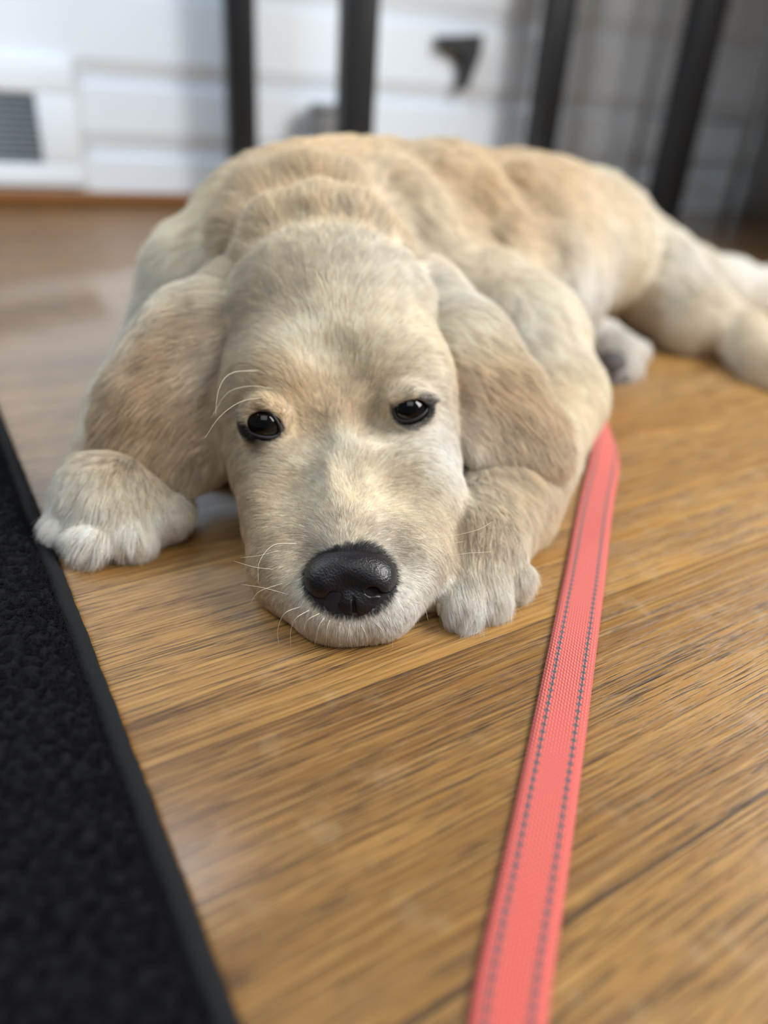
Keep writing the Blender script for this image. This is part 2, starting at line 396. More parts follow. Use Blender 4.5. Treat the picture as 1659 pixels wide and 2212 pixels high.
for i, p in enumerate(path):
    if i: sacc += np.linalg.norm(p - path[i - 1])
    t = path[min(i + 1, len(path) - 1)] - path[max(i - 1, 0)]; t /= np.linalg.norm(t)
    sx = np.cross(t, UP); sx /= np.linalg.norm(sx); nn = np.cross(sx, t)
    sx, nn = sx * math.cos(tws[i]) + nn * math.sin(tws[i]), nn * math.cos(tws[i]) - sx * math.sin(tws[i])
    wave = .0004 * math.sin(sacc * 60)
    ring = [(-.5 + j / (nc - 1), TH + .0006) for j in range(nc)] + [(.5 - j / (nc - 1), .0004) for j in range(nc)]
    for w, z in ring:
        e = max(0, abs(w) - .46) / .04
        vs_.append(p + sx * w * LW + nn * (z - (.0004 * e if z > .001 else -.0002 * e)) + UP * 0); uvs.append((max(0, min(1, w + .5)) * LW, sacc))
k = 2 * nc
for i in range(len(path) - 1):
    for j in range(k): fs_.append([i * k + j, i * k + (j + 1) % k, (i + 1) * k + (j + 1) % k, (i + 1) * k + j])
for v in vs_: v[2] = max(v[2], .0003)
leash = mesh_obj('leash', vs_, np.array(fs_)[:, ::-1], M_LEASH)
uvl = leash.data.uv_layers.new(name='UVMap'); li = np.zeros(len(leash.data.loops), np.int32); leash.data.loops.foreach_get('vertex_index', li)
uvl.data.foreach_set('uv', np.array(uvs, np.float32)[li].ravel())
tag(leash, 'flat coral pink webbing leash with two dark stitched lines lying on the floor', 'leash')

# ------------------------------------------------------------------ implicit surface engine
class Prim:
    def __init__(s, kind, k=.01, neg=False, **p): s.kind = kind; s.k = k; s.neg = neg; s.p = p
    def d(s, X):
        q = s.p
        if 'flat' in q:     # squash along a normal
            nrm, sc, c0 = q['flat']; X = X + ((X - c0) @ nrm)[:, None] * nrm[None] * (sc - 1)
        if s.kind == 'cone':
            a, b, ra, rb = q['a'], q['b'], q['ra'], q['rb']; ab = b - a
            t = np.clip(((X - a) @ ab) / max(ab @ ab, 1e-12), 0, 1)
            return np.sqrt(((X - a - t[:, None] * ab) ** 2).sum(1)) - (ra + (rb - ra) * t)
        if s.kind == 'ell':
            Y = (X - q['c']) @ q['ax'].T; r = q['r']
            k0 = np.sqrt(((Y / r) ** 2).sum(1)) + 1e-9; k1 = np.sqrt(((Y / r ** 2) ** 2).sum(1)) + 1e-9
            return k0 * (k0 - 1) / k1
def field(prims, X):
    out = None
    for p in prims:
        d = p.d(X); k = p.k
        if out is None: out = d; continue
        if p.neg:
            d = -d; h = np.clip(.5 - .5 * (out - d) / k, 0, 1); out = out * (1 - h) + d * h + k * h * (1 - h)
        else:
            h = np.clip(.5 + .5 * (out - d) / k, 0, 1); out = out * (1 - h) + d * h - k * h * (1 - h)
    return out
def surface(fn, lo, hi, vox, band, coarse=6):
    lo = np.asarray(lo, float); n = (np.ceil((np.asarray(hi) - lo) / (vox * coarse)).astype(int) + 1) * coarse + 1
    nc_ = (n - 1) // coarse + 1
    g = np.stack(np.meshgrid(*[lo[i] + np.arange(nc_[i]) * vox * coarse for i in range(3)], indexing='ij'), -1).reshape(-1, 3)
    dc = fn(g).reshape(nc_)
    near = np.abs(dc) < band
    nb = near.copy()
    for ax in range(3):
        sh_ = np.roll(nb, 1, ax); sh2 = np.roll(nb, -1, ax); nb = nb | sh_ | sh2
    D = np.repeat(np.repeat(np.repeat(dc, coarse, 0), coarse, 1), coarse, 2)[:n[0], :n[1], :n[2]].astype(np.float32)
    Mk = np.repeat(np.repeat(np.repeat(nb, coarse, 0), coarse, 1), coarse, 2)[:n[0], :n[1], :n[2]]
    I = np.argwhere(Mk)
    for s in range(0, len(I), 400000):
        J = I[s:s + 400000]; D[J[:, 0], J[:, 1], J[:, 2]] = fn(lo + J * vox)
    S = D < 0
    cn = n - 1
    cnt = np.zeros(cn, np.float32); acc = np.zeros((*cn, 3), np.float32) if np.prod(cn) < 1 else None
    # cells with a sign change
    m = np.zeros(cn, np.int8)
    for dx in (0, 1):
        for dy in (0, 1):
            for dz in (0, 1): m += S[dx:dx + cn[0], dy:dy + cn[1], dz:dz + cn[2]]
    C = np.argwhere((m > 0) & (m < 8)); ids = -np.ones(cn, np.int32); ids[C[:, 0], C[:, 1], C[:, 2]] = np.arange(len(C))
    cor = [(a, b, c) for a in (0, 1) for b in (0, 1) for c in (0, 1)]
    dv = {q: D[C[:, 0] + q[0], C[:, 1] + q[1], C[:, 2] + q[2]] for q in cor}
    P = np.zeros((len(C), 3)); w = np.zeros(len(C))
    for q in cor:
        for ax in range(3):
            if q[ax] == 1: continue
            q2 = list(q); q2[ax] = 1; a, b = dv[q], dv[tuple(q2)]
            x = (a < 0) != (b < 0); t = np.where(x, a / np.where(x, a - b, 1), 0)
            pt = np.tile(np.array(q, float), (len(C), 1)); pt[:, ax] += t; P += pt * x[:, None]; w += x
    V_ = lo + (C + P / w[:, None]) * vox
    faces = []
    for ax in range(3):
        o1, o2 = [(1, 2), (2, 0), (0, 1)][ax]
        s1 = [slice(None)] * 3; s2 = [slice(None)] * 3; s1[ax] = slice(0, -1); s2[ax] = slice(1, None)
        E = np.argwhere(S[tuple(s1)] != S[tuple(s2)])
        E = E[(E[:, o1] > 0) & (E[:, o2] > 0) & (E[:, o1] < cn[o1]) & (E[:, o2] < cn[o2])]
        def cell(d1, d2):
            c = E.copy(); c[:, o1] -= d1; c[:, o2] -= d2; return ids[c[:, 0], c[:, 1], c[:, 2]]
        q = np.stack([cell(0, 0), cell(1, 0), cell(1, 1), cell(0, 1)], 1)
        ins = S[E[:, 0], E[:, 1], E[:, 2]]; q[~ins] = q[~ins][:, ::-1]; faces.append(q)
    Fq = np.concatenate(faces); Fq = Fq[(Fq >= 0).all(1)]
    e = vox * .3
    for _ in range(2):
        g0 = fn(V_); G = np.stack([fn(V_ + np.eye(3)[i] * e) - g0 for i in range(3)], 1) / e
        V_ = V_ - np.clip(g0, -vox, vox)[:, None] * G / np.maximum((G ** 2).sum(1), .2)[:, None]
    nrm = G / (np.linalg.norm(G, axis=1, keepdims=True) + 1e-9)
    return V_, Fq, nrm

# ------------------------------------------------------------------ the puppy's body
def S_(x, y, d, r, k=.01, **kw): return Prim('cone', k, a=Pd(x, y, d), b=Pd(x, y, d) + 1e-5, ra=r, rb=r, **kw)
def C_(x, y, d, r, x2, y2, d2, r2, k=.01, **kw): return Prim('cone', k, a=Pd(x, y, d), b=Pd(x2, y2, d2), ra=r, rb=r2, **kw)
def E_(x, y, d, rx, ry, rz, k=.01, rot=0, tilt=0, **kw):   # radii m; axes right / down / away, spun by rot, tilted by tilt
    c, s = math.cos(math.radians(rot)), math.sin(math.radians(rot)); ct, st = math.cos(math.radians(tilt)), math.sin(math.radians(tilt))
    a0 = np.array([c, s, 0]); a1 = np.array([-s, c, 0]); a2 = np.array([0, 0, 1.0])
    a1, a2 = a1 * ct + a2 * st, a2 * ct - a1 * st
    ax = np.array([R @ np.array([a[0], -a[1], -a[2]]) for a in (a0, a1, a2)])
    return Prim('ell', k, c=Pd(x, y, d), ax=ax, r=np.array([rx, ry, rz]), **kw)
EYER = (884, 884, .3625); EYEL = (572, 914, .3550); ER = .0100
trunk0 = [
    C_(600, 555, .545, .062, 780, 545, .585, .072, .03),
    C_(780, 545, .585, .072, 950, 552, .645, .079, .03),
    C_(950, 552, .645, .079, 1120, 548, .705, .078, .03),
    C_(1120, 548, .705, .078, 1250, 542, .76, .074, .03),
    C_(900, 640, .60, .055, 1150, 650, .66, .058, .04),
    C_(520, 600, .50, .050, 455, 610, .50, .042, .03),
    C_(545, 850, .52, .046, 720, 850, .50, .050, .03),
    C_(380, 850, .54, .040, 560, 860, .51, .046, .03),
    C_(400, 985, .465, .018, 570, 985, .455, .018, .03),
    # neck
    C_(712, 640, .455, .052, 640, 520, .54, .055, .03),
    C_(700, 800, .46, .045, 720, 700, .52, .055, .03),
]
def sdep(prims, px, py, d0=.30, d1=1.0, n=700):
    ds = np.linspace(d0, d1, n); X = CAM + ray(px, py)[None] * ds[:, None]; f = field(prims, X)
    k = np.argmax(f < 0); return ds[k] if f[k] < 0 else None
def ridge(pts, r, out, k=.010):
    q = [(x, y, sdep(trunk0, x, y)) for x, y in pts]; q = [a for a in q if a[2]]
    return [C_(a[0], a[1], a[2] + r - out, r, b[0], b[1], b[2] + r - out, r, k) for a, b in zip(q, q[1:])]
trunk = trunk0 + ridge([(940, 375), (1030, 420), (1085, 500), (1115, 600)], .016, .0036) + ridge([(1110, 395), (1180, 450), (1215, 540), (1225, 640)], .016, .0030) \
    + ridge([(565, 560), (600, 500), (690, 470), (770, 490), (830, 550)], .015, .0008) + ridge([(520, 500), (560, 430), (650, 400), (740, 410)], .016, .003) + ridge([(850, 400), (920, 470), (960, 560)], .016, .003)
foreR = [
    C_(1040, 680, .56, .045, 1130, 740, .53, .040, .025),
    C_(1130, 740, .53, .038, 1195, 850, .50, .030, .018),
    C_(1200, 865, .495, .028, 1085, 1075, .407, .024, .014),
    C_(1085, 1075, .407, .024, 1036, 1172, .366, .0215, .012),
    C_(1030, 1180, .365, .018, 945, 1262, .349, .0098, .004),
    C_(1030, 1180, .365, .018, 993, 1300, .3435, .0100, .003),
    C_(1040, 1180, .366, .018, 1047, 1276, .350, .0102, .003),
    C_(1050, 1180, .368, .018, 1098, 1240, .361, .0100, .003),
]
foreL = [
    C_(470, 640, .50, .045, 300, 880, .505, .028, .02),
    C_(300, 890, .50, .026, 262, 1040, .41, .024, .015),
    E_(252, 1090, .388, .0305, .023, .023, .015),
    C_(250, 1090, .385, .022, 152, 1132, .374, 0.0100, .007),
    C_(250, 1090, .385, .022, 208, 1160, .367, 0.0105, .007),
    C_(250, 1090, .385, .022, 292, 1150, .372, 0.0105, .007),
    C_(250, 1090, .385, .022, 362, 1108, .381, 0.0105, .007),
]
hind = [
    C_(1300, 520, .80, .055, 1400, 600, .78, .048, .02),
    C_(1400, 600, .78, .046, 1500, 690, .735, .037, .02),
    C_(1520, 700, .735, .028, 1590, 720, .72, .023, .012),
    C_(1590, 720, .72, .022, 1665, 805, .675, .020, .012),
    C_(1665, 805, .675, .020, 1760, 900, .63, .016, .012),
]
hind2 = [
    C_(1290, 745, .69, .024, 1335, 770, .665, .021, .012),
    S_(1362, 800, .655, .0105, .006), S_(1335, 815, .652, .0105, .006), S_(1372, 762, .665, .0105, .006),
]
tailg = [
    C_(1420, 560, .90, .030, 1560, 625, .91, .030, .015),
    C_(1560, 625, .91, .031, 1720, 645, .93, .026, .015),
]
head = [
    E_(716, 705, .430, .060, .050, .056, .02, tilt=-25),
    E_(716, 800, .405, .052, .045, .042, .02, tilt=-25),
    S_(614, 835, .384, .0285, .012), S_(850, 815, .392, .0285, .012),
    C_(604, 935, .392, .0300, 650, 1060, .372, .0290, .015),
    C_(862, 925, .395, .0300, 862, 1060, .375, .0290, .015),
    C_(655, 1150, .356, .0260, 664, 1205, .347, .0250, .015),
    C_(866, 1110, .364, .0275, 846, 1190, .351, .0250, .015),
    C_(668, 1230, .344, .0235, 715, 1288, .331, .0185, .012),
    C_(845, 1215, .346, .0235, 812, 1278, .333, .0190, .012),
    C_(735, 1300, .330, .0160, 800, 1295, .331, .0160, .012),
    C_(742, 940, .388, .0260, 754, 1120, .346, .0230, .012),
    C_(754, 1120, .346, .0230, 758, 1225, .3275, .0165, .010),
    S_(738, 870, .402, .0300, .012),
]
def surf_depth(prims, px, py, d0=.26, d1=.50, n=240):
    ds = np.linspace(d0, d1, n); X = CAM + ray(px, py)[None] * ds[:, None]; f = field(prims, X)
    k = np.argmax(f < 0); return ds[k] - (ds[1] - ds[0]) * f[k] / (f[k] - f[k - 1]) if f[k] < 0 else None
def dent(px, py, r, dip, k):
    d = surf_depth(head0, px, py); return S_(px, py, d - r + dip, r, k, neg=True)
head0 = list(head)
head += [
    dent(662, 918, .014, .0022, .010), dent(808, 900, .012, .0012, .010),       # inner corners
    dent(612, 1010, .018, .0020, .012), dent(880, 1000, .018, .0004, .012),    # below the eyes
    dent(752, 985, .006, .0016, .006), dent(762, 1010, .006, .0014, .006),      # crease on the bridge
    dent(822, 1012, .014, .0014, .012), dent(795, 985, .012, .0008, .012),
    dent(640, 1215, .010, .0020, .008), dent(878, 1205, .010, .0015, .008),    # sides of the nose
    dent(722, 760, .012, .0012, .012),
    # eyelid mounds, then the almond openings
    S_(EYER[0] + 1, EYER[1] - 3, EYER[2], .0118, .006), S_(EYEL[0] - 1, EYEL[1] - 3, EYEL[2], .0118, .006),
    E_(EYER[0] + 3, EYER[1] + 2, .350, .0086, .0060, .020, .0015, rot=-16, neg=True),
    E_(EYEL[0] - 1, EYEL[1] + 4, .342, .0096, .0066, .020, .0015, rot=28, neg=True),
    C_(850, 864, .3545, .0014, 888, 848, .3530, .0017, .003), C_(888, 848, .3530, .0017, 938, 860, .3580, .0016, .003),
    C_(612, 888, .3485, .0014, 574, 868, .3440, .0017, .003), C_(574, 868, .3440, .0017, 522, 894, .3485, .0016, .003),
]
def earn(dx, dy, dd): return IMG(dx, dy, dd)
nl = earn(-.12, -.28, -.95); nr = earn(.30, -.30, -.90)
cL = Pd(350, 850, .397); cR = Pd(1070, 840, .405)
fl_ = (nl, 2.6, cL); fr_ = (nr, 2.6, cR)
earl = [
    C_(515, 640, .432, .020, 425, 725, .412, .028, .006, flat=(nl, 1.8, Pd(470, 690, .420))),
    C_(430, 740, .408, .034, 345, 860, .392, .033, .006, flat=fl_),
    C_(395, 810, .400, .034, 430, 955, .392, .024, .006, flat=fl_),
    C_(345, 860, .392, .030, 285, 900, .388, .020, .006, flat=fl_),
    C_(300, 905, .386, .022, 420, 985, .384, .017, .006, flat=fl_),
    C_(400, 960, .386, .018, 480, 1010, .398, .012, .006, flat=fl_),
]
earr = [
    C_(922, 632, .434, .020, 990, 720, .424, .023, .006, flat=(nr, 1.8, Pd(960, 670, .429))),
    C_(1010, 740, .418, .024, 1070, 850, .399, .025, .006, flat=fr_),
    C_(1045, 800, .410, .025, 1040, 920, .391, .018, .006, flat=fr_),
    C_(1085, 850, .400, .027, 1165, 915, .392, .019, .006, flat=fr_),
    C_(1040, 940, .388, .013, 1175, 935, .388, .016, .006, flat=fr_),
]
def bodyfn(X):
    d = field(trunk, X)
    for g, k in ((foreR, .010), (foreL, .012), (hind, .008), (hind2, .006), (tailg, .012), (head, .007), (earl, .0035), (earr, .0035)):
        d2 = field(g, X); h = np.clip(.5 + .5 * (d - d2) / k, 0, 1); d = d * (1 - h) + d2 * h - k * h * (1 - h)
    wr_ = .0012 * np.sin(X[:, 0] * 90 + 3 * np.sin(X[:, 1] * 40)) * np.clip((X[:, 1] - .47) / .1, 0, 1)     # loose skin over the trunk
    return np.maximum(d + wr_, .0012 - X[:, 2])
V, Fb, NB = surface(bodyfn, (-.24, .19, -.004), (.56, 1.05, .20), .0016 if not PREVIEW else .0024, .02, 6)
# keep the largest connected shell region only by dropping nothing: prims all touch

# guides: px, py, depth, hair direction (right, down, away), length, colour, spread
CR = (240, 230, 210); LT = (246, 240, 228); WH = (250, 248, 243); TN = (224, 205, 173); GD = (210, 183, 140); EA = (196, 167, 130); DK = (46, 42, 44); GY = (176, 168, 158)
G = [
    # muzzle
    (757, 1165, .318, 0, -1, .4, .0035, CR), (715, 1150, .325, -.5, -.8, .3, .004, LT), (800, 1150, .325, .6, -.7, .3, .004, CR),
    (745, 1080, .335, -.1, -1, .4, .0045, CR), (690, 1090, .338, -.6, -.8, .3, .0045, LT), (810, 1080, .338, .7, -.7, .3, .0045, CR),
    (640, 1080, .350, -.9, -.3, .3, .0045, CR), (860, 1060, .350, .9, -.2, .3, .0045, TN), (560, 1100, .36, -1, .3, .3, .005, TN), (940, 1060, .36, .9, .3, .3, .005, WH),
    (620, 1180, .335, -.9, .3, .2, .004, CR), (900, 1160, .338, .8, .4, .2, .004, CR), (575, 1240, .335, -.7, .8, .2, .004, TN), (940, 1230, .34, .6, .8, .2, .004, LT),
    (640, 1250, .322, -.9, .3, .2, .0035, LT), (875, 1240, .322, .9, .3, .2, .0035, LT), (660, 1320, .32, -.4, .9, .2, .0045, LT), (860, 1310, .32, .4, .9, .2, .0045, WH), (760, 1350, .32, 0, 1, .2, .005, LT),
    (700, 1180, .318, -.9, -.4, .2, .0035, GY), (830, 1180, .318, .8, -.5, .2, .0035, GY),
    # face between eyes and cheeks
    (745, 980, .352, -.15, -1, .4, .0055, LT), (690, 990, .355, -.7, -.7, .3, .0055, LT), (800, 990, .355, .6, -.8, .3, .0055, CR),
    (640, 1000, .358, -.8, -.4, .3, .005, CR), (850, 990, .36, .8, -.3, .3, .005, CR), (570, 990, .365, -.7, .4, .3, .005, CR), (910, 970, .368, .8, .4, .3, .005, LT),
    (500, 980, .39, -.5, .8, .4, .006, TN), (965, 950, .39, .6, .7, .4, .006, WH), (520, 1040, .38, -.5, .9, .3, .006, TN), (975, 1040, .38, .6, .8, .3, .006, WH),
    (735, 890, .370, 0, -1, .4, .006, TN), (660, 900, .362, -.5, -.9, .3, .0045, TN), (815, 890, .366, .5, -.9, .3, .0045, TN),
    # brow and forehead
    (620, 850, .352, -.5, -.8, .3, .006, TN), (560, 850, .355, -1, -.1, .3, .007, TN), (850, 820, .36, .5, -.8, .3, .006, TN), (900, 830, .365, 1, -.1, .3, .007, LT), (500, 870, .38, -1, .4, .4, .007, CR), (960, 840, .385, .9, .5, .4, .007, LT),
    (725, 780, .375, -.05, -1, .5, .007, CR), (640, 760, .37, -.4, -.9, .5, .008, LT), (810, 750, .375, .4, -.9, .5, .008, CR), (560, 760, .375, -.9, -.4, .5, .008, CR), (890, 750, .38, .8, -.5, .5, .008, CR),
    (715, 660, .385, -.05, -1, .6, .009, CR), (620, 650, .39, -.6, -.7, .6, .010, TN), (820, 640, .395, .5, -.8, .6, .010, LT), (530, 680, .40, -1, -.1, .5, .010, CR), (900, 640, .41, .9, -.3, .5, .010, LT),
    (500, 760, .405, -.9, .5, .5, .009, EA), (950, 740, .41, .8, .6, .5, .009, LT), (700, 570, .42, -.05, -1, .7, .011, CR), (680, 500, .445, -.1, -1, .7, .012, GD), (600, 560, .44, -.5, -.8, .6, .012, TN), (790, 545, .45, .5, -.8, .6, .012, TN),
    # neck and trunk
    (700, 520, .47, -.1, -1, .6, .014, TN), (620, 520, .47, -.5, -.8, .6, .014, TN), (700, 470, .49, -.1, -1, .6, .013, GD), (800, 520, .50, .5, -.7, .7, .014, CR), (560, 470, .48, -.5, -.8, .6, .014, TN),
    (640, 400, .50, .2, -.9, .8, .013, TN), (760, 400, .53, .6, -.4, .8, .013, TN), (900, 400, .58, .8, -.2, .7, .013, TN), (1050, 420, .64, .9, 0, .6, .013, GD), (1200, 430, .70, .9, .2, .6, .013, TN),
    (900, 520, .53, .6, .6, .6, .013, LT), (1000, 500, .58, .7, .5, .5, .013, TN), (1100, 540, .64, .7, .6, .4, .013, CR), (1200, 560, .68, .7, .6, .4, .013, LT),
    (1000, 640, .53, .4, .9, .3, .013, CR), (1100, 660, .54, .4, .9, .3, .013, LT), (1200, 680, .62, .4, .9, .3, .013, WH), (1280, 620, .70, .5, .8, .3, .013, WH),
    (1300, 420, .75, .8, .5, .3, .013, LT), (1400, 500, .76, .7, .7, .2, .013, CR), (1380, 640, .73, .5, .9, .1, .013, TN), (1500, 600, .74, .7, .7, .1, .014, WH), (1490, 720, .70, .5, .9, .1, .012, LT),
    (1600, 740, .69, .7, .7, 0, .010, CR), (1650, 800, .66, .6, .8, -.2, .010, TN), (1600, 620, .88, 1, .1, 0, .020, LT), (1320, 780, .64, .5, .6, 0, .008, GY), (1375, 790, .65, .6, .6, 0, .008, WH),
    (430, 520, .48, -.6, .7, .3, .014, CR), (400, 620, .46, -.6, .8, .2, .014, LT), (500, 450, .50, -.6, .2, .6, .014, CR), (340, 720, .48, -.6, .9, .1, .014, LT),
    # ears
    (480, 650, .395, -.8, .4, .1, .014, CR), (430, 720, .385, -.7, .6, .1, .016, EA), (350, 830, .378, -.75, .6, .1, .018, EA), (270, 900, .378, -.75, .65, .1, .018, EA), (330, 950, .376, -.6, .8, .1, .018, EA), (440, 930, .372, -.45, .85, .1, .014, EA), (480, 780, .39, -.2, .9, .1, .010, WH),
    (940, 640, .405, .8, .2, .1, .014, LT), (990, 700, .40, .7, .6, .1, .015, CR), (1060, 800, .393, .55, .8, .1, .017, TN), (1130, 880, .388, .55, .8, .1, .018, TN), (1180, 930, .388, .5, .85, .1, .018, EA), (1040, 920, .383, .25, .95, .1, .017, EA), (1000, 830, .395, .3, .9, .1, .013, EA),
    # fore legs and paws
    (1150, 730, .49, .4, .9, .2, .013, LT), (1220, 820, .47, .3, .9, .1, .013, TN), (1250, 900, .47, .5, .9, 0, .016, CR), (1190, 960, .44, .6, .9, 0, .018, CR), (1130, 1040, .40, .6, .9, 0, .016, CR),
    (1060, 1060, .375, -.1, 1, -.2, .010, TN), (1020, 1120, .352, -.1, 1, -.2, .009, TN), (1100, 1140, .36, .2, 1, -.2, .009, CR), (970, 1200, .345, -.2, 1, -.2, .009, TN), (1040, 1220, .345, 0, 1, -.2, .009, CR), (1110, 1200, .355, .2, 1, -.2, .009, LT), (990, 1290, .333, -.1, 1, -.2, .0155, WH), (1046, 1280, .34, .05, 1, -.2, .0155, WH), (1100, 1250, .35, .1, 1, -.2, .0155, WH),
    (270, 1010, .385, -.1, .9, -.3, .010, CR), (180, 1060, .378, -.6, .8, -.2, .010, LT), (250, 1080, .365, -.1, 1, -.2, .011, CR), (340, 1060, .375, .4, .9, -.2, .010, CR), (140, 1140, .362, -.4, .9, -.2, .0155, WH), (205, 1170, .356, -.2, 1, -.2, .0155, WH), (295, 1160, .360, .1, 1, -.2, .0155, WH), (370, 1110, .370, .3, .9, -.2, .010, WH),
    (250, 900, .46, -.5, .9, -.1, .016, LT), (200, 930, .47, -.7, .8, 0, .018, CR), (480, 1000, .46, -.2, 1, 0, .012, TN), (560, 1000, .45, -.2, 1, 0, .012, TN),
]
GP = np.array([Pd(g[0], g[1], g[2]) for g in G]); GDIR = np.array([IMG(g[3], g[4], g[5]) for g in G])
GL = np.array([g[6] for g in G]); GC = np.array([s2l(g[7]) for g in G])
GD2 = np.sort(np.linalg.norm(GP[:, None] - GP[None], axis=2), axis=1)[:, 2] * .62   # local spread
GD2 = np.clip(GD2, .006, .05)
def guide(X):
    dirs = np.zeros((len(X), 3)); ln = np.zeros(len(X)); cc = np.zeros((len(X), 3)); ws = np.zeros(len(X))
    for i in range(len(G)):
        d2 = ((X - GP[i]) ** 2).sum(1); w = np.exp(-d2 / (2 * GD2[i] ** 2)) + 1e-7 / (d2 + 1e-6) * .02
        dirs += w[:, None] * GDIR[i]; ln += w * GL[i]; cc += w[:, None] * GC[i]; ws += w
    return dirs / ws[:, None], ln / ws, cc / ws[:, None]
def proj_px(X):
    c = (X - CAM) @ R; return CX + F * c[:, 0] / -c[:, 2], CY - F * c[:, 1] / -c[:, 2], -c[:, 2]
EPR = Pd(*EYER); EPL = Pd(*EYEL); NOSEP = Pd(757, 1250, .318)
DARKC = np.array(s2l((38, 34, 36)))
# dark rims: world-space points sampled along each lid
def almond(E0, rx, ry, rot, n=40, dep=0, ox=0, oy=0):
    c, s = math.cos(math.radians(rot)), math.sin(math.radians(rot)); P = []
    ctr = Pd(*E0); a0 = IMG(c, s, 0); a1 = IMG(-s, c, 0); aw = IMG(0, 0, 1)
    for i in range(n):
        t = 2 * math.pi * i / n; x = rx * math.cos(t); y = ry * math.sin(t) * (1 - .15 * math.cos(t)); x += ox; y += oy
        rr2 = (ER * 1.05) ** 2 - x * x - y * y; z = -math.sqrt(max(rr2, 1e-6)) + dep
        P.append(ctr + a0 * x + a1 * y + aw * z)
    return np.array(P)
RIMR = almond(EYER, .0082, .0056, -16, ox=.0004, oy=.0008); RIML = almond(EYEL, .0091, .0062, 28, ox=0, oy=.0010)
RIM = np.concatenate([RIMR, RIML])
def skincol(X, cc):
    w = np.zeros(len(X))
    for i_, p in enumerate(RIM):
        t_ = 2 * math.pi * (i_ % 40) / 40; low = .5 + .5 * math.sin(t_ + (.5 if i_ < 40 else -.5))
        d = np.sqrt(((X - p) ** 2).sum(1)); w = np.maximum(w, np.clip(1 - (d - .0006 - .0016 * low) / (.0014 + .0024 * low), 0, 1))
    w = w[:, None]
    cc = cc * (1 - w) + DARKC * w
    px, py, dp = proj_px(X)
    front = dp < .36
    # dark fringe around the nose leather, widest above right
    rx = 100.; ry = np.where(py < 1250, 72 + 16 * np.clip((px - 740) / 80, 0, 1), 80)
    q = np.sqrt(((px - 757) / rx) ** 2 + ((py - 1252) / ry) ** 2)
    w = (np.clip(1 - (q - .97) / .10, 0, 1) * front)[:, None]
    return cc * (1 - w) + DARKC * w
_, lnV, ccV = guide(V)
ccV = skincol(V, ccV)
M_SKIN = attr_material('puppy skin', .7); M_FUR = attr_material('puppy fur', .36, True)
pup = empty('puppy', (0, .5, 0)); tag(pup, 'golden cream puppy lying on the wood floor with its chin down, facing the camera', 'dog')
bo = mesh_obj('body', V, Fb, M_SKIN, pup); loc(bo, pup)
ca = bo.data.color_attributes.new('col', 'FLOAT_COLOR', 'POINT')
if len(bo.data.vertices) == len(V):
    ca.data.foreach_set('color', np.concatenate([ccV * .8, np.ones((len(V), 1))], 1).astype(np.float32).ravel())
print('body verts', len(V), len(bo.data.vertices))

